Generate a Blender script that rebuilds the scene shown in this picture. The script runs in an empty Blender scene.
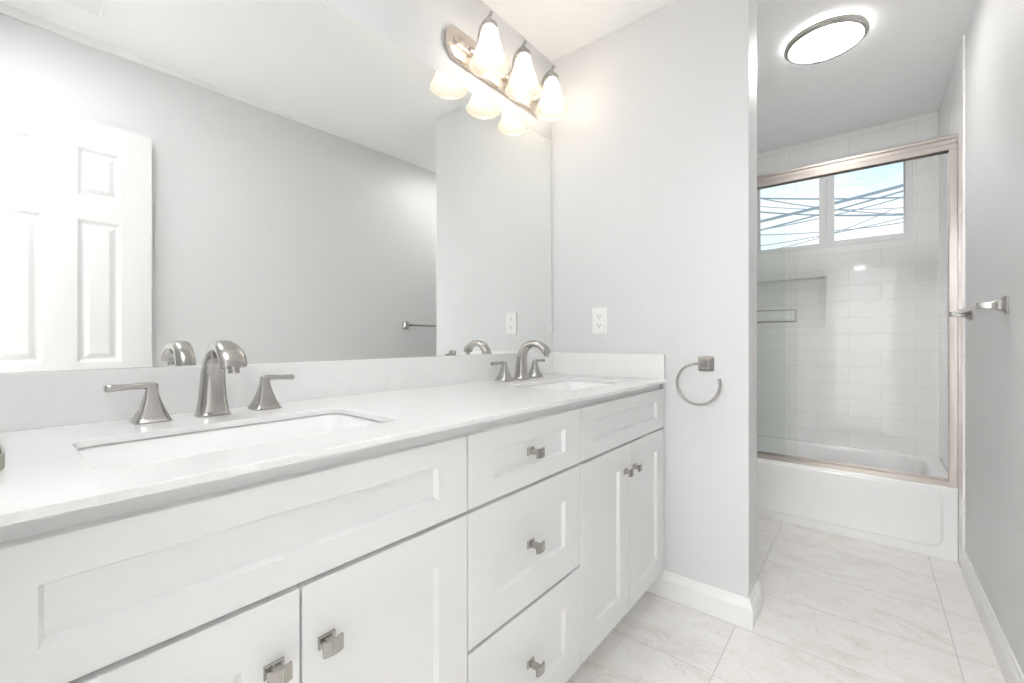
import bpy, bmesh, math, random
from mathutils import Vector, Matrix
R = math.radians
random.seed(7)
sc = bpy.context.scene
COL = sc.collection

# ------------------------------------------------------------------ camera, world, exposure
cam = bpy.data.cameras.new('camera'); cam_ob = bpy.data.objects.new('camera', cam); COL.objects.link(cam_ob)
cam.sensor_fit = 'HORIZONTAL'; cam.sensor_width = 36.0
cam.lens = 432.106 / 1024 * 36.0
cam.shift_y = -1.88 / 1024
cam.clip_start = 0.01; cam.clip_end = 200
cam_ob.location = (1.2095, 0.0, 1.0596)
cam_ob.rotation_euler = (R(90), 0, R(39.3296))
sc.camera = cam_ob
sc.view_settings.view_transform = 'Standard'
sc.view_settings.look = 'None'
sc.view_settings.gamma = 1.0
sc.view_settings.use_curve_mapping = False
sc.view_settings.exposure = 0.17
sc.cycles.max_bounces = 20
sc.cycles.diffuse_bounces = 12
sc.cycles.glossy_bounces = 8
sc.cycles.transmission_bounces = 8
sc.cycles.transparent_max_bounces = 16
sc.cycles.sample_clamp_indirect = 40.0
sc.cycles.blur_glossy = 0.5

LAMP_TUB = 35.0       # emission of the flush light over the tub end
LAMP_HALO = 26.0     # emission of that light's lit edge above its rim
LAMP_BULB = 22.0      # emission of each bulb of the vanity light
FILL_PANEL = 12.5        # emission of the fill lens added to the fixture near the door
FILL_HALL = 150.0      # emission of the unseen hallway lamp added for frontal fill
SKY = 1.12

def build_world():
    w = bpy.data.worlds.new('sky'); sc.world = w; w.use_nodes = True
    nt = w.node_tree; nt.nodes.clear()
    N = nt.nodes.new; L = nt.links.new
    tc = N('ShaderNodeTexCoord')
    mp = N('ShaderNodeMapping'); mp.inputs['Scale'].default_value = (1.0, 1.0, 2.6)
    L(tc.outputs['Generated'], mp.inputs['Vector'])
    no = N('ShaderNodeTexNoise'); no.inputs['Scale'].default_value = 3.2; no.inputs['Detail'].default_value = 7
    no.inputs['Roughness'].default_value = 0.55
    L(mp.outputs['Vector'], no.inputs['Vector'])
    cr = N('ShaderNodeValToRGB'); cr.color_ramp.elements[0].position = 0.44; cr.color_ramp.elements[1].position = 0.60
    L(no.outputs['Fac'], cr.inputs['Fac'])
    sx = N('ShaderNodeSeparateXYZ'); L(tc.outputs['Generated'], sx.inputs['Vector'])
    gr = N('ShaderNodeValToRGB')
    gr.color_ramp.elements[0].position = 0.12; gr.color_ramp.elements[0].color = (0.80, 0.93, 1.0, 1)
    gr.color_ramp.elements[1].position = 0.62; gr.color_ramp.elements[1].color = (0.36, 0.66, 0.98, 1)
    L(sx.outputs['Z'], gr.inputs['Fac'])
    mx = N('ShaderNodeMix'); mx.data_type = 'RGBA'
    L(cr.outputs['Color'], mx.inputs['Factor']); L(gr.outputs['Color'], mx.inputs[6])
    mx.inputs[7].default_value = (1.0, 1.0, 1.0, 1)
    bg = N('ShaderNodeBackground'); bg.inputs['Strength'].default_value = SKY
    L(mx.outputs[2], bg.inputs['Color'])
    out = N('ShaderNodeOutputWorld'); L(bg.outputs['Background'], out.inputs['Surface'])
build_world()

# ------------------------------------------------------------------ materials
def new_mat(name):
    m = bpy.data.materials.new(name); m.use_nodes = True
    nt = m.node_tree; b = nt.nodes['Principled BSDF']
    return m, nt, b

def paint(name, col, rough=0.5, spec=0.5, noise=0.0, nscale=8.0, bump=0.0, bscale=200.0):
    m, nt, b = new_mat(name)
    b.inputs['Base Color'].default_value = (*col, 1); b.inputs['Roughness'].default_value = rough
    b.inputs['Specular IOR Level'].default_value = spec
    tc = nt.nodes.new('ShaderNodeTexCoord')
    if noise:
        n = nt.nodes.new('ShaderNodeTexNoise'); n.inputs['Scale'].default_value = nscale; n.inputs['Detail'].default_value = 4
        nt.links.new(tc.outputs['Object'], n.inputs['Vector'])
        r = nt.nodes.new('ShaderNodeValToRGB')
        r.color_ramp.elements[0].color = (*[c * (1 - noise) for c in col], 1); r.color_ramp.elements[1].color = (*col, 1)
        nt.links.new(n.outputs['Fac'], r.inputs['Fac']); nt.links.new(r.outputs['Color'], b.inputs['Base Color'])
    if bump:
        n = nt.nodes.new('ShaderNodeTexNoise'); n.inputs['Scale'].default_value = bscale
        nt.links.new(tc.outputs['Object'], n.inputs['Vector'])
        bp = nt.nodes.new('ShaderNodeBump'); bp.inputs['Strength'].default_value = bump; bp.inputs['Distance'].default_value = 0.002
        nt.links.new(n.outputs['Fac'], bp.inputs['Height']); nt.links.new(bp.outputs['Normal'], b.inputs['Normal'])
    return m

def metal(name, col, rough, brushed=0.0, axis=2):
    m, nt, b = new_mat(name)
    b.inputs['Base Color'].default_value = (*col, 1); b.inputs['Metallic'].default_value = 1.0
    b.inputs['Roughness'].default_value = rough
    if brushed:
        tc = nt.nodes.new('ShaderNodeTexCoord'); mp = nt.nodes.new('ShaderNodeMapping')
        s = [400.0, 400.0, 400.0]; s[axis] = 12.0
        mp.inputs['Scale'].default_value = s
        n = nt.nodes.new('ShaderNodeTexNoise'); n.inputs['Scale'].default_value = 1.0; n.inputs['Detail'].default_value = 2
        nt.links.new(tc.outputs['Object'], mp.inputs['Vector']); nt.links.new(mp.outputs['Vector'], n.inputs['Vector'])
        mr = nt.nodes.new('ShaderNodeMapRange'); mr.inputs['To Min'].default_value = rough - brushed; mr.inputs['To Max'].default_value = rough + brushed
        nt.links.new(n.outputs['Fac'], mr.inputs['Value']); nt.links.new(mr.outputs['Result'], b.inputs['Roughness'])
    return m

def emit(name, col, strength):
    m, nt, b = new_mat(name)
    b.inputs['Base Color'].default_value = (0.9, 0.9, 0.9, 1)
    b.inputs['Emission Color'].default_value = (*col, 1); b.inputs['Emission Strength'].default_value = strength
    return m

def glass(name, tint, refl=1.0):
    m = bpy.data.materials.new(name); m.use_nodes = True; nt = m.node_tree; nt.nodes.clear()
    N = nt.nodes.new; L = nt.links.new
    t = N('ShaderNodeBsdfTransparent'); t.inputs['Color'].default_value = (*tint, 1)
    g = N('ShaderNodeBsdfGlossy'); g.inputs['Roughness'].default_value = 0.0
    f = N('ShaderNodeFresnel'); f.inputs['IOR'].default_value = 1.38
    mu = N('ShaderNodeMath'); mu.operation = 'MULTIPLY'; mu.inputs[1].default_value = refl
    L(f.outputs['Fac'], mu.inputs[0])
    mx = N('ShaderNodeMixShader'); L(mu.outputs[0], mx.inputs['Fac']); L(t.outputs[0], mx.inputs[1]); L(g.outputs[0], mx.inputs[2])
    o = N('ShaderNodeOutputMaterial'); L(mx.outputs[0], o.inputs['Surface'])
    return m

def shade_glass(name):
    m = bpy.data.materials.new(name); m.use_nodes = True; nt = m.node_tree; nt.nodes.clear()
    N = nt.nodes.new; L = nt.links.new
    tl = N('ShaderNodeBsdfTranslucent'); tl.inputs['Color'].default_value = (0.80, 0.70, 0.58, 1)
    df = N('ShaderNodeBsdfDiffuse'); df.inputs['Color'].default_value = (0.84, 0.80, 0.74, 1)
    tr = N('ShaderNodeBsdfTransparent'); tr.inputs['Color'].default_value = (0.95, 0.93, 0.90, 1)
    gl = N('ShaderNodeBsdfGlossy'); gl.inputs['Roughness'].default_value = 0.15
    a = N('ShaderNodeMixShader'); a.inputs['Fac'].default_value = 0.55; L(tl.outputs[0], a.inputs[1]); L(df.outputs[0], a.inputs[2])
    b = N('ShaderNodeMixShader'); b.inputs['Fac'].default_value = 0.70; L(a.outputs[0], b.inputs[1]); L(tr.outputs[0], b.inputs[2])
    c = N('ShaderNodeMixShader'); c.inputs['Fac'].default_value = 0.04; L(b.outputs[0], c.inputs[1]); L(gl.outputs[0], c.inputs[2])
    o = N('ShaderNodeOutputMaterial'); L(c.outputs[0], o.inputs['Surface'])
    return m

def tile_mat(name, axes, x0, z0, bw, rh, offset, mortar, col, grout, rough, floor=False):
    """Rectangular tiles: a brick pattern read from two of the object's own axes."""
    m, nt, b = new_mat(name)
    N = nt.nodes.new; L = nt.links.new
    tc = N('ShaderNodeTexCoord'); sx = N('ShaderNodeSeparateXYZ'); L(tc.outputs['Object'], sx.inputs[0])
    a1 = N('ShaderNodeMath'); a1.operation = 'SUBTRACT'; a1.inputs[1].default_value = x0; L(sx.outputs[axes[0]], a1.inputs[0])
    a2 = N('ShaderNodeMath'); a2.operation = 'SUBTRACT'; a2.inputs[1].default_value = z0; L(sx.outputs[axes[1]], a2.inputs[0])
    cb = N('ShaderNodeCombineXYZ'); L(a1.outputs[0], cb.inputs[0]); L(a2.outputs[0], cb.inputs[1])
    br = N('ShaderNodeTexBrick'); br.offset = offset; br.offset_frequency = 2; br.squash = 1.0
    br.inputs['Scale'].default_value = 1.0; br.inputs['Mortar Size'].default_value = mortar; br.inputs['Mortar Smooth'].default_value = 0.3
    br.inputs['Brick Width'].default_value = bw; br.inputs['Row Height'].default_value = rh
    br.inputs['Bias'].default_value = 0.0
    L(cb.outputs[0], br.inputs['Vector'])
    mx = N('ShaderNodeMix'); mx.data_type = 'RGBA'
    if not floor:
        br.inputs['Color1'].default_value = (*col, 1); br.inputs['Color2'].default_value = (*[c * 0.99 for c in col], 1)
        br.inputs['Mortar'].default_value = (*grout, 1)
        L(br.outputs['Color'], b.inputs['Base Color'])
        b.inputs['Roughness'].default_value = rough
        # glazed tiles are never quite flat: each ripples a little
        n = N('ShaderNodeTexNoise'); n.inputs['Scale'].default_value = 9.0; n.inputs['Detail'].default_value = 1
        L(cb.outputs[0], n.inputs['Vector'])
        ma = N('ShaderNodeMath'); ma.operation = 'MULTIPLY_ADD'; ma.inputs[1].default_value = -1.0
        L(br.outputs['Fac'], ma.inputs[0])
        ms = N('ShaderNodeMath'); ms.operation = 'MULTIPLY'; ms.inputs[1].default_value = 0.7; L(n.outputs['Fac'], ms.inputs[0])
        L(ms.outputs[0], ma.inputs[2])
        bp = N('ShaderNodeBump'); bp.inputs['Strength'].default_value = 0.4; bp.inputs['Distance'].default_value = 0.003
        L(ma.outputs[0], bp.inputs['Height']); L(bp.outputs['Normal'], b.inputs['Normal'])
    else:
        br.inputs['Color1'].default_value = (0, 0, 0, 1); br.inputs['Color2'].default_value = (1, 1, 1, 1); br.inputs['Mortar'].default_value = (0, 0, 0, 1)
        # every tile reads the stone pattern at its own place
        off = N('ShaderNodeVectorMath'); off.operation = 'SCALE'; off.inputs['Scale'].default_value = 11.0
        L(br.outputs['Color'], off.inputs[0])
        ad = N('ShaderNodeVectorMath'); ad.operation = 'ADD'; L(cb.outputs[0], ad.inputs[0]); L(off.outputs[0], ad.inputs[1])
        mp = N('ShaderNodeMapping'); mp.inputs['Scale'].default_value = (2.6, 5.5, 1); mp.inputs['Rotation'].default_value = (0, 0, R(14))
        L(ad.outputs[0], mp.inputs['Vector'])
        n1 = N('ShaderNodeTexNoise'); n1.inputs['Scale'].default_value = 1.6; n1.inputs['Detail'].default_value = 8
        n1.inputs['Roughness'].default_value = 0.62; n1.inputs['Distortion'].default_value = 1.3
        L(mp.outputs[0], n1.inputs['Vector'])
        r1 = N('ShaderNodeValToRGB')
        e = r1.color_ramp.elements
        e[0].position = 0.30; e[0].color = (col[0] * 0.84, col[1] * 0.83, col[2] * 0.81, 1)
        e[1].position = 0.62; e[1].color = (*col, 1)
        k = e.new(0.44); k.color = (col[0] * 0.955, col[1] * 0.95, col[2] * 0.94, 1)
        L(n1.outputs['Fac'], r1.inputs['Fac'])
        n2 = N('ShaderNodeTexNoise'); n2.inputs['Scale'].default_value = 3.4; n2.inputs['Detail'].default_value = 9; n2.inputs['Distortion'].default_value = 2.2
        L(mp.outputs[0], n2.inputs['Vector'])
        r2 = N('ShaderNodeValToRGB')
        e = r2.color_ramp.elements
        e[0].position = 0.485; e[0].color = (1, 1, 1, 1); e[1].position = 0.53; e[1].color = (1, 1, 1, 1)
        k = e.new(0.507); k.color = (0.88, 0.86, 0.83, 1)
        L(n2.outputs['Fac'], r2.inputs['Fac'])
        mu = N('ShaderNodeMix'); mu.data_type = 'RGBA'; mu.blend_type = 'MULTIPLY'; mu.inputs['Factor'].default_value = 1.0
        L(r1.outputs['Color'], mu.inputs[6]); L(r2.outputs['Color'], mu.inputs[7])
        L(br.outputs['Fac'], mx.inputs['Factor']); L(mu.outputs[2], mx.inputs[6]); mx.inputs[7].default_value = (*grout, 1)
        L(mx.outputs[2], b.inputs['Base Color'])
        b.inputs['Roughness'].default_value = rough
        iv = N('ShaderNodeMath'); iv.operation = 'SUBTRACT'; iv.inputs[0].default_value = 1.0; L(br.outputs['Fac'], iv.inputs[1])
        bp = N('ShaderNodeBump'); bp.inputs['Strength'].default_value = 0.4; bp.inputs['Distance'].default_value = 0.002
        L(iv.outputs[0], bp.inputs['Height']); L(bp.outputs['Normal'], b.inputs['Normal'])
    return m

def quartz(name, col):
    m, nt, b = new_mat(name); N = nt.nodes.new; L = nt.links.new
    tc = N('ShaderNodeTexCoord')
    n = N('ShaderNodeTexNoise'); n.inputs['Scale'].default_value = 4.0; n.inputs['Detail'].default_value = 8; n.inputs['Distortion'].default_value = 1.6
    L(tc.outputs['Object'], n.inputs['Vector'])
    r = N('ShaderNodeValToRGB'); e = r.color_ramp.elements
    e[0].position = 0.47; e[0].color = (*col, 1); e[1].position = 0.53; e[1].color = (*col, 1)
    k = e.new(0.5); k.color = (col[0] * 0.975, col[1] * 0.975, col[2] * 0.975, 1)
    L(n.outputs['Fac'], r.inputs['Fac']); L(r.outputs['Color'], b.inputs['Base Color'])
    b.inputs['Roughness'].default_value = 0.13
    return m

M = {}
M['wall'] = paint('grey wall paint', (0.70, 0.703, 0.710), 0.45, noise=0.01, bump=0.05, bscale=160)
M['ceiling'] = paint('white ceiling paint', (0.92, 0.92, 0.918), 0.8, bump=0.05, bscale=120)
M['trim'] = paint('white trim paint', (0.86, 0.86, 0.855), 0.35, noise=0.01)
M['door'] = paint('white door paint', (0.74, 0.74, 0.735), 0.35, noise=0.01)
M['cabinet'] = paint('white cabinet lacquer', (0.775, 0.775, 0.775), 0.38, noise=0.008, nscale=3)
M['inside'] = paint('cabinet interior', (0.55, 0.54, 0.52), 0.7, noise=0.03)
M['quartz'] = quartz('white quartz', (0.825, 0.825, 0.823))
M['porcelain'] = paint('white porcelain', (0.94, 0.94, 0.938), 0.08, noise=0.005)
M['tub'] = paint('white tub enamel', (0.91, 0.91, 0.91), 0.16, noise=0.005)
M['nickel'] = metal('brushed nickel', (0.47, 0.452, 0.43), 0.22, 0.06)
M['knob'] = metal('satin nickel of the knobs', (0.46, 0.44, 0.41), 0.26, 0.05)
M['frame'] = metal('warm brushed nickel of the shower frame', (0.55, 0.505, 0.475), 0.32, 0.08, axis=0)
M['polished'] = metal('polished nickel', (0.66, 0.60, 0.54), 0.26, 0.04)
M['dark'] = paint('dark slots', (0.05, 0.05, 0.05), 0.6)
M['plastic'] = paint('white plastic', (0.85, 0.85, 0.84), 0.3)
M['vinyl'] = paint('white window vinyl', (0.82, 0.83, 0.84), 0.35)
M['mirror'] = metal('mirror silver', (0.925, 0.94, 0.925), 0.0)
M['glass'] = glass('clear shower glass', (0.978, 0.988, 0.983), 0.6)
M['pane'] = glass('window glass', (0.97, 0.985, 0.985), 0.5)
M['shade'] = shade_glass('frosted shade glass')
M['bulb'] = emit('lit bulb', (1.0, 0.955, 0.90), LAMP_BULB)
M['diffuser'] = emit('lit diffuser', (1.0, 0.97, 0.93), LAMP_TUB)
M['halo'] = emit('lit edge of the round light', (1.0, 0.985, 0.96), LAMP_HALO)
M['panel_fill'] = emit('lit lens of the fill panel', (0.975, 0.99, 1.0), FILL_PANEL)
M['hall_fill'] = emit('lit lens of the added hall fill', (0.97, 0.985, 1.0), FILL_HALL)
M['cable'] = paint('overexposed cable', (0.30, 0.36, 0.40), 0.7)  # colour lightened to grey-blue to carry overexposure against the sky
M['dish'] = metal('grey green metal', (0.42, 0.42, 0.36), 0.3, 0.05)
WH = (0.91, 0.91, 0.905); GR = (0.80, 0.795, 0.785)
M['tile_xz'] = tile_mat('white subway tile', (0, 2), 1.285, 0.333 - 0.1088 * 4, 0.3316, 0.1088, 0.5, 0.0022, WH, GR, 0.06)
M['tile_yz'] = tile_mat('white subway tile of the side walls', (1, 2), 3.645, 0.333 - 0.1088 * 4, 0.3316, 0.1088, 0.5, 0.0022, WH, GR, 0.06)
M['floor'] = tile_mat('pale stone floor tile', (0, 1), 0.835 - 6.1, 1.457 - 6.1, 0.61, 0.305, 0.0, 0.0018, (0.90, 0.882, 0.858), (0.62, 0.605, 0.58), 0.28, floor=True)

# ------------------------------------------------------------------ mesh helpers
def bx(bm, x0, x1, y0, y1, z0, z1):
    v = [bm.verts.new(p) for p in ((x0, y0, z0), (x1, y0, z0), (x1, y1, z0), (x0, y1, z0), (x0, y0, z1), (x1, y0, z1), (x1, y1, z1), (x0, y1, z1))]
    for f in ((0, 3, 2, 1), (4, 5, 6, 7), (0, 1, 5, 4), (1, 2, 6, 5), (2, 3, 7, 6), (3, 0, 4, 7)):
        bm.faces.new([v[i] for i in f])
    return v

def loft(bm, loops, cap0=True, cap1=True, closed=True):
    rows = [[bm.verts.new(p) for p in lp] for lp in loops]
    n = len(rows[0])
    for a, b in zip(rows, rows[1:]):
        for i in range(n if closed else n - 1):
            j = (i + 1) % n
            bm.faces.new((a[i], a[j], b[j], b[i]))
    if cap0: bm.faces.new(rows[0][::-1])
    if cap1: bm.faces.new(rows[-1])
    return rows

def lathe(bm, c, prof, n=40, cap0=True, cap1=True, axis='Z'):
    loops = []
    for r, z in prof:
        lp = []
        for i in range(n):
            a = 2 * math.pi * i / n
            p = (r * math.cos(a), r * math.sin(a), z)
            if axis == 'X': p = (z, r * math.cos(a), r * math.sin(a))
            if axis == 'Y': p = (r * math.sin(a), z, r * math.cos(a))
            lp.append((c[0] + p[0], c[1] + p[1], c[2] + p[2]))
        loops.append(lp)
    loft(bm, loops, cap0, cap1)

def tube(bm, pts, rad, n=12, square=False):
    pts = [Vector(p) for p in pts]
    rad = rad if isinstance(rad, (list, tuple)) else [rad] * len(pts)
    up = None; loops = []
    for i, p in enumerate(pts):
        t = (pts[min(i + 1, len(pts) - 1)] - pts[max(i - 1, 0)]).normalized()
        if up is None:
            up = Vector((0, 0, 1)) if abs(t.z) < 0.9 else Vector((0, 1, 0))
        s = t.cross(up).normalized(); up = s.cross(t).normalized()
        loops.append([p + (s * math.cos(2 * math.pi * k / n) + up * math.sin(2 * math.pi * k / n)) * rad[i] for k in range(n)])
    loft(bm, loops)

def smooth_path(ctrl, steps=8):
    P = [Vector(c) for c in ctrl]; out = []
    for i in range(len(P) - 1):
        p0, p1, p2, p3 = P[max(i - 1, 0)], P[i], P[i + 1], P[min(i + 2, len(P) - 1)]
        for k in range(steps):
            t = k / steps
            out.append(0.5 * ((2 * p1) + (p2 - p0) * t + (2 * p0 - 5 * p1 + 4 * p2 - p3) * t * t + (3 * p1 - p0 - 3 * p2 + p3) * t ** 3))
    out.append(P[-1]); return out

def rrect(x0, x1, y0, y1, r, n=7):
    pts = []
    for cx, cy, a0 in ((x1 - r, y1 - r, 0), (x0 + r, y1 - r, 90), (x0 + r, y0 + r, 180), (x1 - r, y0 + r, 270)):
        for k in range(n + 1):
            a = R(a0 + 90 * k / n); pts.append((cx + r * math.cos(a), cy + r * math.sin(a)))
    return pts

def fill_holes(bm, loops):
    es = []
    for lp in loops:
        for i in range(len(lp)):
            es.append(bm.edges.get((lp[i], lp[(i + 1) % len(lp)])) or bm.edges.new((lp[i], lp[(i + 1) % len(lp)])))
    return bmesh.ops.triangle_fill(bm, edges=es, use_beauty=True)

def obj(name, bm, mat, parent=None, smooth=False, bevel=0.0, segs=2, angle=35, world=True):
    bmesh.ops.remove_doubles(bm, verts=bm.verts, dist=1e-6)
    bmesh.ops.recalc_face_normals(bm, faces=bm.faces)
    me = bpy.data.meshes.new(name)
    if parent is not None and world:
        base = parent.location.copy()
        if parent.parent is not None: base += parent.parent.location
        bmesh.ops.translate(bm, verts=bm.verts, vec=-base)
    bm.to_mesh(me); bm.free()
    me.materials.append(mat)
    if smooth:
        for p in me.polygons: p.use_smooth = True
        me.set_sharp_from_angle(angle=R(angle))
    o = bpy.data.objects.new(name, me); COL.objects.link(o)
    if parent is not None: o.parent = parent
    if bevel:
        b = o.modifiers.new('bevel', 'BEVEL'); b.width = bevel; b.segments = segs; b.limit_method = 'ANGLE'; b.angle_limit = R(35)
    return o

def thing(name, label, cat, loc, group=None):
    o = bpy.data.objects.new(name, None); COL.objects.link(o); o.location = loc; o.empty_display_size = 0.05
    o['label'] = label; o['category'] = cat; o['kind'] = 'thing'
    if group: o['group'] = group
    return o

def tag(o, label, cat, group=None):
    o['label'] = label; o['category'] = cat; o['kind'] = 'thing'
    if group: o['group'] = group
    return o

def struct(name, bm, mat, label, cat, **kw):
    o = obj(name, bm, mat, **kw); o['kind'] = 'structure'; o['label'] = label; o['category'] = cat
    return o

def wall_with_holes(bm, axis, d0, d1, u0, u1, z0, z1, holes):
    """A slab across `axis` from d0 to d1 with rectangular openings (u0,u1,z0,z1)."""
    us = sorted({u0, u1, *[h[0] for h in holes], *[h[1] for h in holes]}); zs = sorted({z0, z1, *[h[2] for h in holes], *[h[3] for h in holes]})
    for a, b in zip(us, us[1:]):
        for c, d in zip(zs, zs[1:]):
            m, n = (a + b) / 2, (c + d) / 2
            if any(h[0] < m < h[1] and h[2] < n < h[3] for h in holes): continue
            if axis == 'Y': bx(bm, a, b, d0, d1, c, d)
            else: bx(bm, d0, d1, a, b, c, d)

# ------------------------------------------------------------------ key measures (metres)
XR = 1.5565; YE = 1.7847; XP = 0.8755; YP = 1.940; YB = 3.645; YF = -0.11; ZC = 2.44
XT = 1.549; YT = 2.9276; ZT = 0.352
DX0, DX1, DZ = 0.862, 1.50, 2.05          # doorway in the front wall
BM = bmesh.new

# ------------------------------------------------------------------ setting
b = BM(); bx(b, -0.12, 1.70, -4.2, YB + 0.12, -0.1, 0)
struct('floor', b, M['floor'], 'pale veined stone tile floor', 'floor')
b = BM(); bx(b, -0.12, 1.70, YF - 0.12, YB + 0.12, ZC, ZC + 0.1)
struct('ceiling', b, M['ceiling'], 'white painted bathroom ceiling', 'ceiling')
b = BM(); bx(b, -0.12, 0, YF - 0.12, YB + 0.12, 0, ZC)
struct('wall_left', b, M['wall'], 'grey painted wall behind the vanity mirror', 'wall')
b = BM(); bx(b, XR, XR + 0.12, YF - 0.12, YB + 0.12, 0, ZC)
struct('wall_right', b, M['wall'], 'grey painted wall carrying the towel bar', 'wall')
b = BM(); bx(b, 0, XP, YE, YP, 0, ZC)
struct('wall_middle', b, M['wall'], 'grey partition wall at the far end of the vanity', 'wall', bevel=0.003)
b = BM(); wall_with_holes(b, 'Y', YF - 0.12, YF, 0, XR, 0, ZC, [(DX0, DX1, 0, DZ)])
struct('wall_front', b, M['wall'], 'grey wall with the doorway beside the vanity', 'wall')
# tub end: tiled back wall with the window opening and the niche
WX0, WX1, WZ0, WZ1 = 0.567, 1.433, 1.69, 2.26
NX0, NX1, NZ0, NZ1 = 0.55, 1.003, 1.15, 1.50
b = BM(); wall_with_holes(b, 'Y', YB, YB + 0.12, 0, XR, 0, ZC, [(WX0, WX1, WZ0, WZ1), (NX0, NX1, NZ0, NZ1)])
bx(b, NX0, NX1, YB + 0.085, YB + 0.12, NZ0, NZ1)
struct('wall_back', b, M['tile_xz'], 'white subway tiled wall behind the tub with window and niche', 'wall')
b = BM(); bx(b, XT, XR, 2.81, YB, 0, ZC)
struct('wall_right_tiled', b, M['tile_yz'], 'white subway tile on the right side of the tub', 'wall')
b = BM(); bx(b, 0, 0.018, 2.81, YB, 0, ZC)
struct('wall_left_tiled', b, M['tile_yz'], 'white subway tile on the left side of the tub', 'wall')
# niche lip
b = BM(); t = 0.009
bx(b, NX1 - t, NX1, YB - 0.004, YB + 0.085, NZ0, NZ1); bx(b, NX0, NX1 - t, YB - 0.004, YB + 0.085, NZ1 - t, NZ1)
bx(b, NX0, NX1 - t, YB - 0.004, YB + 0.085, NZ0, NZ0 + t); bx(b, NX0, NX0 + t, YB - 0.004, YB + 0.085, NZ0 + t, NZ1 - t)
struct('trim_1', b, M['trim'], 'white trim lining the shower niche', 'trim', bevel=0.002)

def baseboard(bm, axis, a0, a1, face, sign, h=0.105, th=0.013):
    prof = [(0, 0), (th, 0), (th, h * 0.70), (th * 0.8, h * 0.78), (th * 0.55, h * 0.86), (th * 0.45, h * 0.96), (th * 0.3, h), (0, h)]
    if axis == 'Y': loft(bm, [[(face + sign * d, y, z) for d, z in prof] for y in (a0, a1)])
    else: loft(bm, [[(x, face + sign * d, z) for d, z in prof] for x in (a0, a1)])
b = BM(); baseboard(b, 'Y', 0.52, 2.81, XR, -1)
struct('baseboard_right', b, M['trim'], 'white baseboard along the right wall', 'baseboard')
b = BM()
BP = [(0, 0), (0.016, 0), (0.016, 0.0735), (0.0125, 0.082), (0.0072, 0.090), (0.0058, 0.101), (0.004, 0.105), (0, 0.105)]
loft(b, [[(0.47, YE - d, z) for d, z in BP], [(XP + d, YE - d, z) for d, z in BP], [(XP + d, YP + d, z) for d, z in BP], [(0.47, YP + d, z) for d, z in BP]])
struct('baseboard_middle', b, M['trim'], 'white baseboard wrapping the end of the partition wall', 'baseboard')
# thin wedge of trim where the right wall meets the ceiling (seen in the mirror)
b = BM(); loft(b, [[(XR, y, ZC), (XR - 0.014, y, ZC), (XR - 0.014, y, ZC - h), (XR, y, ZC - h)] for y, h in ((YF, 0.044), (2.0, 0.003))])
struct('trim_2', b, M['trim'], 'thin white trim tapering along the top of the right wall', 'trim')
# door casing round the doorway, bathroom side
b = BM(); bx(b, DX0 - 0.06, DX0, YF, YF + 0.014, 0, DZ + 0.06); bx(b, DX0, XR - 0.015, YF, YF + 0.007, DZ + 0.004, DZ + 0.06)
bx(b, DX0, DX0 + 0.012, YF - 0.12, YF, 0, DZ); bx(b, DX1 - 0.004, DX1, YF - 0.12, YF, 0, DZ)
struct('trim_3', b, M['trim'], 'white casing of the doorway', 'trim', bevel=0.002)
# hallway behind the camera
b = BM(); bx(b, -0.12, 1.70, -4.2, YF - 0.12, ZC, ZC + 0.1)
struct('ceiling_hall', b, M['ceiling'], 'white hallway ceiling', 'ceiling')
b = BM(); bx(b, 0.40, 0.5, -4.2, YF - 0.12, 0, ZC)
struct('wall_hall_left', b, M['ceiling'], 'pale left wall of the hallway', 'wall')
b = BM(); bx(b, 1.60, 1.70, -4.2, YF - 0.12, 0, ZC)
struct('wall_hall_right', b, M['ceiling'], 'pale right wall of the hallway', 'wall')
b = BM(); bx(b, 0.5, 1.60, -4.2, -4.1, 0, ZC)
struct('wall_hall_end', b, M['ceiling'], 'pale end wall of the hallway', 'wall')

# window_1: two-light white vinyl slider
b = BM(); y0, y1 = YB - 0.004, YB + 0.06
bx(b, WX0, WX0 + 0.012, y0, y1, WZ0, WZ1); bx(b, WX1 - 0.04, WX1, y0, y1, WZ0, WZ1)
bx(b, WX0 + 0.012, WX1 - 0.04, y0, y1, WZ1 - 0.04, WZ1); bx(b, WX0 + 0.012, 1.0, y0, y1, WZ0, WZ0 + 0.020); bx(b, 1.0, WX1 - 0.04, y0, y1, WZ0, WZ0 + 0.038)
win = struct('window_1', b, M['vinyl'], 'white two-pane slider window above the tub', 'window', bevel=0.003)
b = BM(); bx(b, 1.0, 1.042, y0 + 0.022, y1, WZ0 + 0.038, WZ1 - 0.04); obj('window_mullion', b, M['vinyl'], win, bevel=0.003)
b = BM(); s0, s1 = y0 + 0.008, y0 + 0.034
bx(b, 0.96, 1.0, s0, s1, WZ0 + 0.020, WZ1 - 0.04); bx(b, WX0 + 0.012, 0.598, s0, s1, WZ0 + 0.020, WZ1 - 0.04)
bx(b, 0.598, 0.96, s0, s1, WZ0 + 0.020, WZ0 + 0.032); bx(b, 0.598, 0.96, s0, s1, WZ1 - 0.07, WZ1 - 0.04)
sash = obj('window_sash', b, M['vinyl'], win, bevel=0.002)
b = BM(); bx(b, 0.598, 0.96, s0 + 0.010, s0 + 0.014, WZ0 + 0.032, WZ1 - 0.07); obj('pane', b, M['pane'], sash)
b = BM(); bx(b, 0.966, 0.974, s0 - 0.008, s0, 1.90, 1.96); obj('sash_latch', b, M['vinyl'], sash, bevel=0.001)
b = BM(); bx(b, 1.042, WX1 - 0.04, y0 + 0.046, y0 + 0.050, WZ0 + 0.038, WZ1 - 0.04); obj('pane', b, M['pane'], win)

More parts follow.
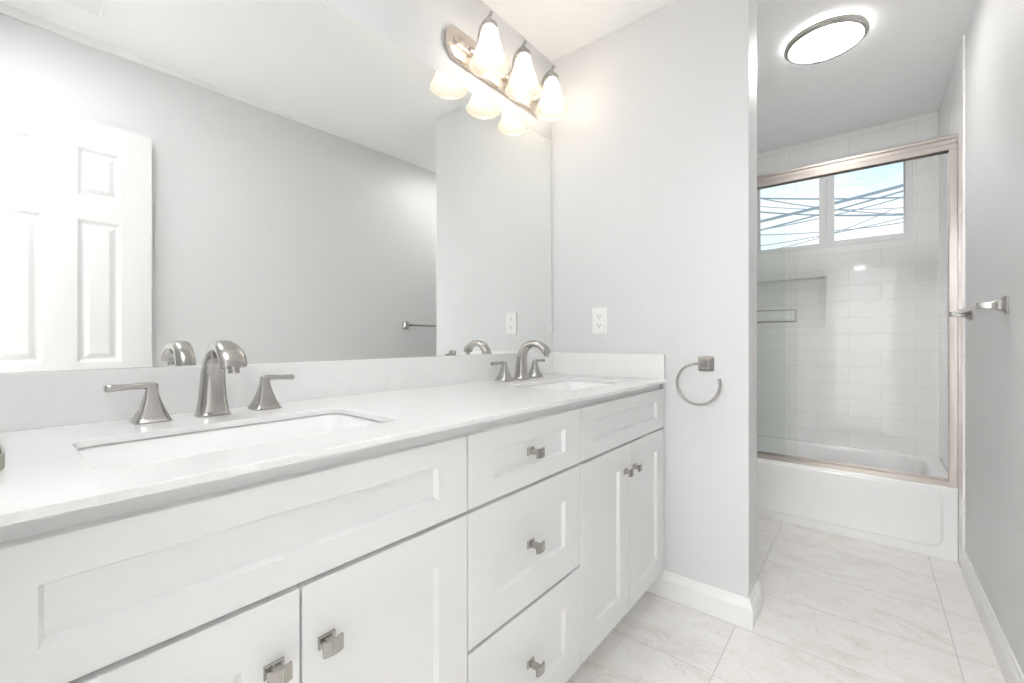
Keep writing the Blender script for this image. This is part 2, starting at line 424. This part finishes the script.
# door_1: six-panel door folded back against the right wall
def panel_face(bm, x, sgn, y0, y1, z0, z1):
    """Moulded raised panel set into a door face at plane x; sgn points into the door."""
    def rect(o, d): return [(x + sgn * d, y0 + o, z0 + o), (x + sgn * d, y1 - o, z0 + o), (x + sgn * d, y1 - o, z1 - o), (x + sgn * d, y0 + o, z1 - o)]
    loft(bm, [rect(0, 0), rect(0.008, 0.006), rect(0.014, 0.010), rect(0.022, 0.010), rect(0.040, 0.003)], cap0=False)
XD = 1.502; TD = 0.035; DY0, DY1 = -0.102, 0.517; DZ0, DZ1 = 0.012, 2.04
def door_leaf():
    b = BM()
    cols = [(0.01, 0.155), (0.26, 0.405)]; rows = [(0.21, 0.81), (0.958, 1.596), (1.70, 1.917)]
    ys = sorted({DY0, DY1, *[c for k in cols for c in k]}); zs = sorted({DZ0, DZ1, *[c for k in rows for c in k]})
    for face, sgn in ((XD, 1), (XD + TD, -1)):
        for a, c in zip(ys, ys[1:]):
            for d, e in zip(zs, zs[1:]):
                if (a, c) in cols and (d, e) in rows: panel_face(b, face, sgn, a, c, d, e)
                else: b.faces.new([b.verts.new(p) for p in ((face, a, d), (face, c, d), (face, c, e), (face, a, e))])
    def quad(*ps): b.faces.new([b.verts.new(p) for p in ps])
    X0, X1 = XD, XD + TD
    for a, c in zip(ys, ys[1:]):
        for z in (DZ0, DZ1): quad((X0, a, z), (X0, c, z), (X1, c, z), (X1, a, z))
    for d, e in zip(zs, zs[1:]):
        for y in (DY0, DY1): quad((X0, y, d), (X0, y, e), (X1, y, e), (X1, y, d))
    return b
door = struct('door_1', door_leaf(), M['door'], 'white six-panel door opened back against the right wall', 'door')
b = BM(); lathe(b, (XD, 0.455, 0.90), [(0.027, 0), (0.027, -0.005), (0.012, -0.010), (0.011, -0.026), (0.021, -0.036), (0.026, -0.048), (0.021, -0.058), (0.008, -0.062)], 28, axis='X')
obj('door_handle', b, M['nickel'], door, smooth=True)
for z in (0.25, 1.05, 1.82):
    b = BM(); tube(b, [(XD + TD + 0.004, DY0 + 0.004, z - 0.045), (XD + TD + 0.004, DY0 + 0.004, z + 0.045)], 0.006, 10); obj('hinge', b, M['nickel'], door, smooth=True)

# ------------------------------------------------------------------ vanity cabinets
XF = 0.5638; TF = 0.019; XB = XF - TF          # door face, thickness, face-frame plane
def shaker(name, parent, y0, y1, z0, z1, rail, stile, mat, label=None):
    b = BM(); d = 0.0105
    def rc(x, oy, oz): return [(x, y0 + oy, z0 + oz), (x, y1 - oy, z0 + oz), (x, y1 - oy, z1 - oz), (x, y0 + oy, z1 - oz)]
    e = 0.0015
    loft(b, [rc(XF - TF, 0, 0), rc(XF - e, 0, 0), rc(XF - e * 0.3, e * 0.3, e * 0.3), rc(XF, e, e), rc(XF, stile, rail), rc(XF - 0.001, stile + 0.0006, rail + 0.0006),
             rc(XF - d, stile + 0.005, rail + 0.005)])
    o = obj(name, b, mat, parent)
    return o

def knob(parent, y, z, root):
    b = BM()
    w, h = 0.0155, 0.0115
    x = XF
    if y is None: return
    # back plate
    def sq(x, a, c): return [(x, y - a, z - c), (x, y + a, z - c), (x, y + a, z + c), (x, y - a, z + c)]
    loft(b, [sq(x - PD, w - 0.002, h - 0.002), sq(x + 0.003 - PD, w - 0.002, h - 0.002), sq(x + 0.0045 - PD, w - 0.0035, h - 0.0035)])
    loft(b, [sq(x + 0.003 - PD, 0.006, 0.006), sq(x + 0.0205, 0.006, 0.006)])
    # bowed front plate
    n = 8; loops = []
    for k in range(n + 1):
        t = -1 + 2 * k / n; yy = y + w * t; bow = 0.0035 * (1 - t * t)
        loops.append([(x + 0.0190 + bow, yy, z - h), (x + 0.0240 + bow, yy, z - h), (x + 0.0240 + bow, yy, z + h), (x + 0.0190 + bow, yy, z + h)])
    loft(b, loops)
    return obj('knob', b, M['knob'], parent, world=True, smooth=True, angle=30)
PD = 0.0

def cabinet(label, y0, y1, cat='bathroom cabinet', group='white vanity cabinet units'):
    root = thing('vanity_cabinet', label, cat, (0.28, (y0 + y1) / 2, 0), group)
    b = BM(); t = 0.018
    bx(b, 0.006, XB - 0.02, y0, y0 + t, 0.0, 0.8829); bx(b, 0.006, XB - 0.02, y1 - t, y1, 0.0, 0.8829)
    bx(b, 0.006, XB - 0.02, y0 + t, y1 - t, 0.105, 0.123); bx(b, 0.006, 0.012, y0 + t, y1 - t, 0.123, 0.86)
    # face frame
    bx(b, XB - 0.02, XB, y0, y0 + 0.034, 0.105, 0.8829); bx(b, XB - 0.02, XB, y1 - 0.034, y1, 0.105, 0.8829)
    bx(b, XB - 0.02, XB, y0 + 0.034, y1 - 0.034, 0.838, 0.8829); bx(b, XB - 0.02, XB, y0 + 0.034, y1 - 0.034, 0.105, 0.135)
    bx(b, XB - 0.02, XB, y0 + 0.034, y1 - 0.034, 0.672, 0.722)
    # cut the sides back over the toe space
    for v in b.verts:
        if v.co.z < 0.001 and v.co.x > 0.4: v.co.x = 0.47
    obj('cabinet_body', b, M['cabinet'], root)
    b = BM(); bx(b, 0.455, 0.4695, y0 + t, y1 - t, 0.0, 0.105); obj('toe_kick', b, M['cabinet'], root)
    return root

ZT0, ZT1 = 0.7005, 0.8575      # top row of fronts
ZD0, ZD1 = 0.105, 0.6925       # doors
G = 0.0017
def sink_cabinet(label, y0, y1, seam, kz=0.603):
    global PD
    r = cabinet(label, y0, y1)
    shaker('false_front', r, y0 + G, y1 - G, ZT0, ZT1, 0.0455, 0.079, M['cabinet'])
    PD = 0.0
    for a, c, ky in ((y0 + G, seam - G, seam - 0.0385), (seam + G, y1 - G, seam + 0.0385)):
        d = shaker('door', r, a, c, ZD0, ZD1, 0.078, 0.078, M['cabinet'])
        knob(d, ky, kz, r)
    return r
sink_cabinet('white shaker sink cabinet nearest the camera, with two doors', -0.047, 0.6422, 0.2965, 0.5965)
rc_ = cabinet('white shaker cabinet with three drawers between the two sink cabinets', 0.6422, 1.1052)
for z0, z1, rl, kz in ((ZT0, ZT1, 0.0455, 0.779), (0.4035, 0.6925, 0.080, 0.545), (0.105, 0.3955, 0.080, 0.243)):
    d = shaker('drawer', rc_, 0.6422 + G, 1.1052 - G, z0, z1, rl, 0.0815, M['cabinet'])
    PD = 0.0105
    knob(d, 0.8737, kz, rc_)
sink_cabinet('white shaker sink cabinet at the far end beside the partition wall', 1.1052, 1.7812, 1.4455)

# ------------------------------------------------------------------ countertop with two sink openings
ct = thing('countertop', 'white quartz countertop running the whole length of the vanity', 'countertop', (0.29, 0.866, 0.883))
SINKS = [(0.215, 0.472, 0.088, 0.541), (0.215, 0.472, 1.180, 1.602)]
b = BM()
def ring_at(z, pts): return [b.verts.new((x, y, z)) for x, y in pts]
CX0, CX1, CY0, CY1 = 0.003, 0.5792, -0.052, YE - 0.002
outer = [(CX0, CY0), (CX1, CY0), (CX1, CY1), (CX0, CY1)]
holes = [rrect(*s, 0.032, 7) for s in SINKS]
tops = [ring_at(0.895, outer)] + [ring_at(0.895, h) for h in holes]
bots = [ring_at(0.883, outer)] + [ring_at(0.883, h) for h in holes]
fill_holes(b, tops); fill_holes(b, bots)
for A, B in zip(tops, bots):
    for i in range(len(A)):
        j = (i + 1) % len(A); b.faces.new((A[i], A[j], B[j], B[i]))
slab = obj('slab', b, M['quartz'], ct, bevel=0.0012, segs=2)
b = BM(); bx(b, 0.003, 0.021, -0.052, YE - 0.0025, 0.895, 0.9993); obj('backsplash', b, M['quartz'], ct, bevel=0.001)
b = BM(); bx(b, 0.021, 0.5675, YE - 0.0205, YE - 0.0025, 0.895, 0.9993); obj('side_splash', b, M['quartz'], ct, bevel=0.001)

for s, lab in zip(SINKS, ('white undermount rectangular sink nearest the camera', 'white undermount rectangular sink at the far end of the counter')):
    x0, x1, y0, y1 = s
    root = thing('sink', lab, 'sink', ((x0 + x1) / 2, (y0 + y1) / 2, 0.73), 'undermount sinks in the counter')
    b = BM(); loops = []
    def lp(o, z, r): return [(x, y, z) for x, y in rrect(x0 + o, x1 - o, y0 + o, y1 - o, r, 7)]
    # outside, up over the rim, down the inside
    loops = [lp(0.07, 0.722, 0.03), lp(0.02, 0.735, 0.05), lp(-0.004, 0.78, 0.045), lp(-0.008, 0.872, 0.04), lp(-0.022, 0.8725, 0.05), lp(-0.022, 0.8828, 0.05),
             lp(-0.012, 0.8828, 0.042), lp(-0.0105, 0.8805, 0.040), lp(-0.004, 0.8800, 0.035), lp(-0.002, 0.8775, 0.034), lp(0.004, 0.80, 0.036), lp(0.012, 0.765, 0.045), lp(0.03, 0.748, 0.05), lp(0.075, 0.740, 0.03)]
    loft(b, loops)
    obj('basin', b, M['porcelain'], root, smooth=True, angle=50)
    b = BM(); lathe(b, ((x0 + x1) / 2 - 0.01, (y0 + y1) / 2, 0.7405), [(0.024, 0), (0.024, 0.003), (0.019, 0.004), (0.017, 0.002), (0.004, 0.0015)], 28)
    obj('drain', b, M['nickel'], root, smooth=True)

# ------------------------------------------------------------------ faucets
def superellipse(hx, hy, n=32, e=3.2):
    out = []
    for k in range(n):
        a = 2 * math.pi * k / n; c, s = math.cos(a), math.sin(a)
        out.append((hx * math.copysign(abs(c) ** (2 / e), c), hy * math.copysign(abs(s) ** (2 / e), s)))
    return out

def spout_bm(x, y, z):
    S = [(0, 0, .027, .0315), (0, .004, .027, .0315), (0, .0065, .0245, .029), (0.000, .03, .0225, .0265), (0.0005, .06, .0205, .0240), (.003, .09, .0185, .0220),
         (.011, .116, .0168, .0205), (.026, .136, .0155, .0200), (.046, .147, .0142, .0202), (.068, .1495, .0132, .0212), (.090, .1455, .0124, .0225),
         (.106, .1375, .0122, .0236), (.118, .1280, .0120, .0244), (.1245, .1180, .0118, .0244), (.1265, .1105, .0116, .0238), (.1270, .1085, .0104, .0224)]
    b = BM(); loops = []
    for i, (px, pz, ht, hw) in enumerate(S):
        a = S[max(i - 1, 0)]; c = S[min(i + 1, len(S) - 1)]
        tx, tz = c[0] - a[0], c[1] - a[1]; l = math.hypot(tx, tz); tx, tz = tx / l, tz / l
        if i < 3: tx, tz = 0, 1
        nx, nz = tz, -tx
        loops.append([(x + px + nx * u, y + v, z + pz + nz * u) for u, v in superellipse(ht, hw, e=2.6 if i > 2 else 4)])
    loft(b, loops)
    return b

def handle_bm(x, y, z):
    b = BM(); loops = []
    for pz, r in ((0, .0300), (.003, .0300), (.0045, .0285), (.012, .0250), (.022, .0205), (.034, .0163), (.046, .0127), (.058, .0100), (.068, .0088), (.074, .0082), (.0775, .0060)):
        loops.append([(x + u, y + v, z + pz) for u, v in superellipse(r, r, e=7)])
    loft(b, loops); return b

def lever_bm(x, y, z, sg, k=1.0):
    b = BM(); loops = []
    for d, pz, hw, ht in ((-.009, .0705, .0070, .0050), (0, .0712, .0085, .0072), (.012, .0728, .0082, .0064), (.03, .0722, .0080, .0055), (.046, .0715, .0092, .0062), (.057, .0712, .0104, .0072), (.0635, .0710, .0108, .0072), (.0655, .0712, .0095, .0056)):
        loops.append([(x + u, y + sg * d * k, z + pz + v) for u, v in superellipse(hw, ht, 20, e=3)])
    loft(b, loops); return b

def faucet(x, y, lab, hl, hr):
    z = 0.8951
    root = thing('faucet', lab, 'faucet', (x, y, z), 'widespread faucets on the counter')
    sp = obj('spout', spout_bm(x, y, z), M['nickel'], root, smooth=True, angle=40)
    b = BM(); lathe(b, (x + 0.1265, y, z + 0.097), [(0.0092, 0), (0.0102, 0.001), (0.0102, 0.012), (0.0100, 0.016)], 24); obj('aerator', b, M['nickel'], root, smooth=True)
    for yy, sg in ((hl, -1), (hr, 1)):
        h = obj('handle', handle_bm(x - 0.008, yy, z), M['nickel'], root, smooth=True, angle=35)
        obj('lever', lever_bm(x - 0.008, yy, z, sg, 1.07 if sg < 0 else 1.0), M['nickel'], h, smooth=True, angle=40)
    return root
faucet(0.103, 0.3165, 'brushed nickel two-handle faucet behind the sink nearest the camera', 0.2135, 0.4255)
faucet(0.100, 1.4160, 'brushed nickel two-handle faucet behind the far sink by the partition', 1.314, 1.5215)

# small metal dish whose end shows at the left border
b = BM(); loft(b, [[(x, y, z) for x, y in rrect(0.285 + o, 0.375 - o, -0.060 + o, 0.0165 - o, 0.012, 5)] for o, z in ((0.004, 0.8951), (0.0, 0.898), (0.0, 0.916), (0.003, 0.916), (0.004, 0.900))])
tag(obj('soap_dish', b, M['dish'], smooth=True, angle=40), 'small grey metal dish on the counter, cut off at the left border', 'dish')

# ------------------------------------------------------------------ mirror
mr = thing('wall_mirror', 'large frameless mirror covering the wall above the backsplash', 'mirror', (0.003, 0.85, 1.0))
b = BM(); bx(b, 0.001, 0.006, -0.08, 1.7790, 0.9996, 2.0345); obj('mirror_glass', b, M['mirror'], mr)
for y in (1.765,):
    b = BM(); bx(b, 0.001, 0.011, 1.7735, 1.7830, 1.108, 1.122); obj('mirror_clip', b, M['plastic'], mr, bevel=0.002)

# ------------------------------------------------------------------ vanity light
vl = thing('vanity_light', 'nickel three-lamp vanity light with frosted shades above the mirror', 'wall light', (0, 1.382, 2.1775))
def octa(y0, y1, z0, z1, c, x): return [(x, y0 + c, z0), (x, y1 - c, z0), (x, y1, z0 + c), (x, y1, z1 - c), (x, y1 - c, z1), (x, y0 + c, z1), (x, y0, z1 - c), (x, y0, z0 + c)]
b = BM()
loft(b, [octa(1.077, 1.687, 2.115, 2.240, 0.033, 0.0005), octa(1.077, 1.687, 2.115, 2.240, 0.033, 0.014), octa(1.083, 1.681, 2.121, 2.234, 0.031, 0.020)])
obj('back_plate', b, M['polished'], vl)
b = BM(); loft(b, [octa(1.112, 1.652, 2.163, 2.193, 0.010, 0.0195), octa(1.112, 1.652, 2.163, 2.193, 0.010, 0.0245), octa(1.117, 1.647, 2.168, 2.188, 0.008, 0.0275)])
obj('centre_rail', b, M['polished'], vl)
XS = 0.118
for y in (1.199, 1.407, 1.615):
    arm = BM()
    tube(arm, smooth_path([(0.028, y, 2.178), (0.046, y, 2.172), (0.060, y, 2.186), (0.064, y, 2.220), (0.074, y, 2.249), (0.096, y, 2.264), (0.116, y, 2.269), (0.130, y, 2.286)], 6), 0.0058, 10)
    lathe(arm, (0.0265, y, 2.178), [(0.016, 0), (0.016, 0.006), (0.010, 0.012), (0.006, 0.014)], 20, axis='X')
    lathe(arm, (XS, y, 2.250), [(0.009, 0), (0.009, 0.014), (0.005, 0.023)], 16)
    obj('arm', arm, M['nickel'], vl, smooth=True)
    b = BM(); lathe(b, (XS, y, 2.221), [(0.0275, 0), (0.0315, 0.002), (0.0315, 0.012), (0.0285, 0.015), (0.0285, 0.021), (0.024, 0.027), (0.012, 0.032)], 32)
    obj('lamp_holder', b, M['nickel'], vl, smooth=True)
    b = BM()
    prof = [(0.0270, 2.226), (0.0305, 2.212), (0.0380, 2.185), (0.0480, 2.152), (0.0590, 2.122), (0.0690, 2.101), (0.0755, 2.088), (0.0755, 2.080), (0.0710, 2.075)]
    inner = [(r - 0.003, z + 0.001) for r, z in prof[::-1]]
    lathe(b, (XS, y, 0), prof + inner, 48, cap0=False, cap1=False)
    obj('lamp_shade', b, M['shade'], vl, smooth=True, angle=80)
    b = BM(); lathe(b, (XS, y, 0), [(0.012, 2.220), (0.013, 2.200), (0.018, 2.182), (0.026, 2.166), (0.029, 2.150), (0.026, 2.134), (0.017, 2.124), (0.005, 2.120)], 28)
    obj('bulb', b, M['bulb'], vl, smooth=True, angle=80)

# ------------------------------------------------------------------ ceiling lights
cl = thing('ceiling_light', 'round flush ceiling light with nickel rim in front of the tub', 'ceiling light', (1.064, 2.432, ZC))
RL = 0.158
b = BM(); lathe(b, (1.064, 2.432, ZC), [(RL, -0.010), (RL, -0.026), (RL - 0.006, -0.032), (RL - 0.018, -0.034), (RL - 0.022, -0.028), (RL - 0.022, -0.010)], 72, cap0=False, cap1=False)
obj('rim', b, M['nickel'], cl, smooth=True)
b = BM(); lathe(b, (1.064, 2.432, ZC), [(RL - 0.014, -0.0004), (RL - 0.014, -0.0098), (0.02, -0.0098)], 72); obj('light_gap', b, M['halo'], cl, smooth=True)
b = BM(); lathe(b, (1.064, 2.432, ZC - 0.0105), [(RL - 0.0225, 0), (RL - 0.0225, -0.016), (RL - 0.05, -0.024), (0.07, -0.029), (0.004, -0.030)], 72); obj('diffuser', b, M['diffuser'], cl, smooth=True, angle=80)

fl = thing('ceiling_fill_panel', 'white ceiling fixture whose corner shows at the top of the mirror, widened and lit as added fill', 'ceiling fixture', (0.835, 0.115, ZC))
b = BM(); FX0, FX1, FY0, FY1 = 0.36, 1.31, -0.08, 0.31  # only one corner is visible; extent and lit lens added for overhead fill
def sq2(o, z, r=0.0): return [(FX0 + o, FY0 + o, z), (FX1 - o - r, FY0 + o, z), (FX1 - o - r, FY1 - o, z), (FX0 + o, FY1 - o, z)]
loft(b, [sq2(0, ZC - 0.0005), sq2(0, ZC - 0.012), sq2(0.006, ZC - 0.018), sq2(0.045, ZC - 0.020, 0.16), sq2(0.049, ZC - 0.012, 0.16)], cap0=True, cap1=True); obj('panel_frame', b, M['plastic'], fl)
b = BM(); loft(b, [sq2(0.0495, ZC - 0.0125, 0.16), sq2(0.0495, ZC - 0.019, 0.16), sq2(0.055, ZC - 0.021, 0.16)]); obj('lens', b, M['panel_fill'], fl)

hl_ = thing('hall_fill_light', 'unseen flush hallway light behind the camera, added as fill', 'ceiling light', (1.15, -2.6, ZC))  # lamp added out of view to throw fill light through the doorway
b = BM(); lathe(b, (1.15, -2.6, ZC - 0.0005), [(0.19, 0), (0.19, -0.02), (0.178, -0.024), (0.176, -0.004)], 48); obj('rim', b, M['nickel'], hl_, smooth=True)
b = BM(); lathe(b, (1.15, -2.6, ZC - 0.006), [(0.175, 0), (0.172, -0.03), (0.13, -0.06), (0.06, -0.075), (0.004, -0.078)], 48); obj('diffuser', b, M['hall_fill'], hl_, smooth=True, angle=80)

# ------------------------------------------------------------------ outlet
ol = thing('outlet', 'white double wall outlet on the partition above the side splash', 'outlet', (0.267, YE, 1.145))
b = BM()
def pl(o, y): return [(0.267 + s * (0.0365 - o), y, 1.145 + t * (0.060 - o)) for s, t in ((-1, -1), (1, -1), (1, 1), (-1, 1))]
loft(b, [pl(0, YE - 0.0002), pl(0, YE - 0.003), pl(0.003, YE - 0.006)]); obj('cover_plate', b, M['plastic'], ol)
for dz in (-0.0215, 0.0215):
    b = BM(); loft(b, [[(0.267 + x, YE - d, 1.145 + dz + z) for x, z in rrect(-0.0165 + o, 0.0165 - o, -0.0145 + o, 0.0145 - o, 0.006, 4)] for d, o in ((0.0055, 0), (0.0078, 0), (0.0085, 0.001))])
    rcp = obj('receptacle', b, M['plastic'], ol)
    for sx_, h in ((-0.0065, 0.0045), (0.0065, 0.0036)):
        b = BM(); bx(b, 0.267 + sx_ - 0.0012, 0.267 + sx_ + 0.0012, YE - 0.0089, YE - 0.0080, 1.145 + dz + 0.003 - h, 1.145 + dz + 0.003 + h); obj('slot', b, M['dark'], rcp)
    b = BM(); lathe(b, (0.267, YE - 0.0080, 1.145 + dz - 0.0075), [(0.0024, 0), (0.0024, -0.0009)], 12, axis='Y'); obj('ground_hole', b, M['dark'], rcp)
b = BM(); lathe(b, (0.267, YE - 0.0058, 1.145), [(0.003, 0), (0.003, -0.0012), (0.001, -0.0016)], 14, axis='Y'); obj('screw', b, M['plastic'], ol, smooth=True)

# ------------------------------------------------------------------ towel ring and towel bar
def flare(bm, c, axis, sgn, prof, e=8):
    loops = []
    for d, r in prof:
        lp_ = []
        for u, v in superellipse(r, r, 28, e):
            lp_.append((c[0] + u, c[1] + sgn * d, c[2] + v) if axis == 'Y' else (c[0] + sgn * d, c[1] + u, c[2] + v))
        loops.append(lp_)
    loft(bm, loops)
POST = [(0.0003, .0295), (.005, .0295), (.007, .028), (.013, .0225), (.022, .0165), (.034, .0125), (.046, .0105), (.060, .0100), (.066, .0105), (.0685, .0085)]
tr_ = thing('towel_ring', 'open nickel towel ring hanging on the partition wall', 'towel ring', (0.727, YE, 0.966))
b = BM(); flare(b, (0.727, YE, 0.966), 'Y', -1, [(d * 0.75, r) for d, r in POST]); obj('mount', b, M['nickel'], tr_, smooth=True, angle=35)
b = BM(); cx, cz, rr = 0.7085, 0.889, 0.079
pts = [(0.727, YE - 0.043, 0.9675), (0.716, YE - 0.043, 0.9675)] + [(cx + rr * math.cos(R(a)), YE - 0.043, cz + rr * math.sin(R(a))) for a in range(97, 384, 7)]
tube(b, pts, 0.0054, 12); obj('ring', b, M['nickel'], tr_, smooth=True)

tb = thing('towel_bar', 'nickel towel bar on square posts on the right wall', 'towel bar', (XR, 2.355, 1.17))
for y in (2.062, 2.648):
    b = BM(); flare(b, (XR, y, 1.170), 'X', -1, POST); obj('post', b, M['nickel'], tb, smooth=True, angle=35)
b = BM(); tube(b, [(XR - 0.060, 2.052, 1.170), (XR - 0.060, 2.658, 1.170)], 0.0072, 14); obj('bar', b, M['nickel'], tb, smooth=True)

# ------------------------------------------------------------------ bathtub
tub = thing('bathtub', 'white alcove bathtub with recessed apron panel', 'bathtub', (0.77, 3.28, 0))
b = BM(); TX0, TX1, TY1 = 0.019, XT - 0.001, YB - 0.001
F = [b.verts.new(p) for p in ((TX0, YT, 0.0), (TX1, YT, 0.0), (TX1, YT, ZT), (TX0, YT, ZT))]
pts = rrect(0.06, 1.497, 0.052, 0.340, 0.05, 8)
A = [b.verts.new((x, YT, z)) for x, z in pts]
B_ = [b.verts.new((x, YT - 0.009, z)) for x, z in rrect(0.066, 1.489, 0.057, 0.334, 0.046, 8)]
fill_holes(b, [F, A])
for i in range(len(A)):
    j = (i + 1) % len(A); b.faces.new((A[i], A[j], B_[j], B_[i]))
b.faces.new(B_)
Kb = [b.verts.new(p) for p in ((TX0, TY1, 0.0), (TX1, TY1, 0.0), (TX1, TY1, ZT), (TX0, TY1, ZT))]
b.faces.new((F[0], F[3], Kb[3], Kb[0])); b.faces.new((F[1], Kb[1], Kb[2], F[2])); b.faces.new((F[0], Kb[0], Kb[1], F[1])); b.faces.new((Kb[0], Kb[3], Kb[2], Kb[1]))
L0 = [b.verts.new((x, y, ZT)) for x, y in rrect(TX0 + 0.07, TX1 - 0.07, YT + 0.085, TY1 - 0.045, 0.12, 9)]
fill_holes(b, [[F[3], F[2], Kb[2], Kb[3]], L0])
prev = L0
for o, z, r in ((0.006, ZT - 0.004, .12), (0.012, ZT - 0.02, .12), (0.03, 0.2, .12), (0.06, 0.11, .12), (0.11, 0.08, .10)):
    cur = [b.verts.new((x, y, z)) for x, y in rrect(TX0 + 0.07 + o, TX1 - 0.07 - o, YT + 0.085 + o, TY1 - 0.045 - o, r, 9)]
    for i in range(len(cur)):
        j = (i + 1) % len(cur); b.faces.new((prev[i], prev[j], cur[j], cur[i]))
    prev = cur
b.faces.new(prev)
obj('tub_shell', b, M['tub'], tub, bevel=0.006, segs=3)

# ------------------------------------------------------------------ sliding shower door
sd = thing('shower_door', 'framed glass sliding shower door standing on the tub', 'shower door', (0.77, 2.965, ZT))
FY0_, FY1_ = 2.938, 2.988; ZH0, ZH1 = 1.972, 2.045
b = BM()
def hp(x):
    p = [(FY0_, ZH0), (FY0_, ZH0 + 0.026), (FY0_ + 0.006, ZH0 + 0.031), (FY0_ + 0.006, ZH0 + 0.050), (FY0_, ZH0 + 0.055), (FY0_, ZH1 - 0.006), (FY0_ + 0.006, ZH1), (FY1_, ZH1), (FY1_, ZH0), (FY1_ - 0.004, ZH0), (FY1_ - 0.004, ZH0 + 0.02), (FY0_ + 0.004, ZH0 + 0.02), (FY0_ + 0.004, ZH0)]
    return [(x, y, z) for y, z in p]
loft(b, [hp(TX0), hp(TX1)]); obj('header', b, M['frame'], sd)
for xa, xb, s in ((TX1 - 0.030, TX1, 1), (TX0, TX0 + 0.030, -1)):
    b = BM()
    if s == 1: p = [(xa, FY0_), (xb - 0.010, FY0_), (xb - 0.010, FY0_ + 0.008), (xb, FY0_ + 0.008), (xb, FY1_), (xa, FY1_)]
    else: p = [(xa, FY0_ + 0.008), (xa + 0.01, FY0_ + 0.008), (xa + 0.01, FY0_), (xb, FY0_), (xb, FY1_), (xa, FY1_)]
    loft(b, [[(x, y, z) for x, y in p] for z in (ZT + 0.0005, ZH0)]); obj('side_jamb', b, M['frame'], sd, bevel=0.001)
b = BM()
p = [(FY0_ - 0.004, ZT), (FY0_ - 0.004, ZT + 0.0245), (FY0_ - 0.002, ZT + 0.026), (FY0_ + 0.008, ZT + 0.026), (FY0_ + 0.010, ZT + 0.012), (FY0_ + 0.022, ZT + 0.012), (FY0_ + 0.024, ZT + 0.022), (FY0_ + 0.028, ZT + 0.022), (FY0_ + 0.030, ZT + 0.012), (FY1_ - 0.006, ZT + 0.012), (FY1_ - 0.004, ZT + 0.030), (FY1_, ZT + 0.030), (FY1_, ZT)]
loft(b, [[(x, y, z) for y, z in p] for x in (TX0 + 0.030, TX1 - 0.030)]); obj('bottom_track', b, M['frame'], sd)
g1 = None
for x0, x1, y in ((0.052, 0.908, FY0_ + 0.0135), (0.050, 0.842, FY0_ + 0.0335)):
    b = BM(); bx(b, x0, x1, y, y + 0.006, ZT + 0.0135, ZH0 + 0.015)
    g = obj('glass_panel', b, M['glass'], sd, bevel=0.001)
    if g1 is None: g1 = g
yb_ = FY0_ - 0.018
b = BM(); h = 0.0045
for z in (1.163, 1.230): bx(b, 0.14, 0.905, yb_ - h, yb_ + h, z - h, z + h)
bx(b, 0.896, 0.905, yb_ - h, yb_ + h, 1.1676, 1.2254); bx(b, 0.14, 0.149, yb_ - h, yb_ + h, 1.1676, 1.2254)
for x in (0.19, 0.85):
    for z in (1.163, 1.230): bx(b, x - 0.004, x + 0.004, yb_ + h, FY0_ + 0.0134, z - 0.004, z + 0.004)
obj('towel_rail', b, M['nickel'], g1, bevel=0.001)

# ------------------------------------------------------------------ cables outside the window
CAM = Vector(cam_ob.location); TH = R(39.3296)
def at_depth(u, v, Y):
    k = (u - 512) / 432.106
    d = Vector((-math.sin(TH) + k * math.cos(TH), math.cos(TH) + k * math.sin(TH), -(v - 339.62) / 432.106))
    return CAM + d * (Y / d.y)
def cable(p0, p1, y, r, lab, sag=0.05):
    a, c = at_depth(*p0, y), at_depth(*p1, y + 0.4)
    d = (c - a); a = a - d * 2; c = c + d * 2
    pts = []
    for k in range(25):
        t = k / 24; q = a.lerp(c, t); q.z -= sag * (4 * t * (1 - t) - 0.96) * 4; pts.append(q)
    b = BM(); tube(b, pts, r, 8)
    return tag(obj('utility_cable', b, M['cable'], smooth=True), lab, 'cable', 'utility cables outside the window')
for p0, p1, y, r, lab in (
    ((760.5, 221.5), (904, 185.2), 7.0, 0.020, 'thickest utility cable, rising to the right across both window panes'),
    ((760.5, 198.3), (860, 198.6), 7.6, 0.012, 'nearly level dark cable highest in the left window pane'),
    ((760.5, 198.5), (820, 207.8), 8.2, 0.009, 'cable sloping down to the right just beneath the highest cable'),
    ((760.5, 206.5), (820, 209.5), 8.6, 0.007, 'fine cable sloping gently down below the highest two'),
    ((760.5, 211.7), (820, 214.8), 9.0, 0.008, 'cable meeting the window mullion just below the thickest cable'),
    ((760.5, 230.2), (904, 190.8), 7.8, 0.012, 'cable running parallel below the thickest cable'),
    ((760.5, 235.0), (820, 232.2), 8.8, 0.008, 'almost level cable low in the left window pane'),
    ((785.0, 247.0), (820, 237.6), 11.2, 0.0085, 'lowest cable, rising to the right in the bottom of the left pane'),
    ((836.0, 214.7), (904, 196.9), 9.4, 0.009, 'third of the rising parallel cables in the right pane'),
    ((836.0, 215.8), (904, 215.0), 10.0, 0.010, 'level cable crossing the lower half of the right pane'),
    ((836.0, 233.0), (904, 217.6), 10.4, 0.008, 'lowest cable in the right pane, rising to the right'),
): cable(p0, p1, y, r, lab)
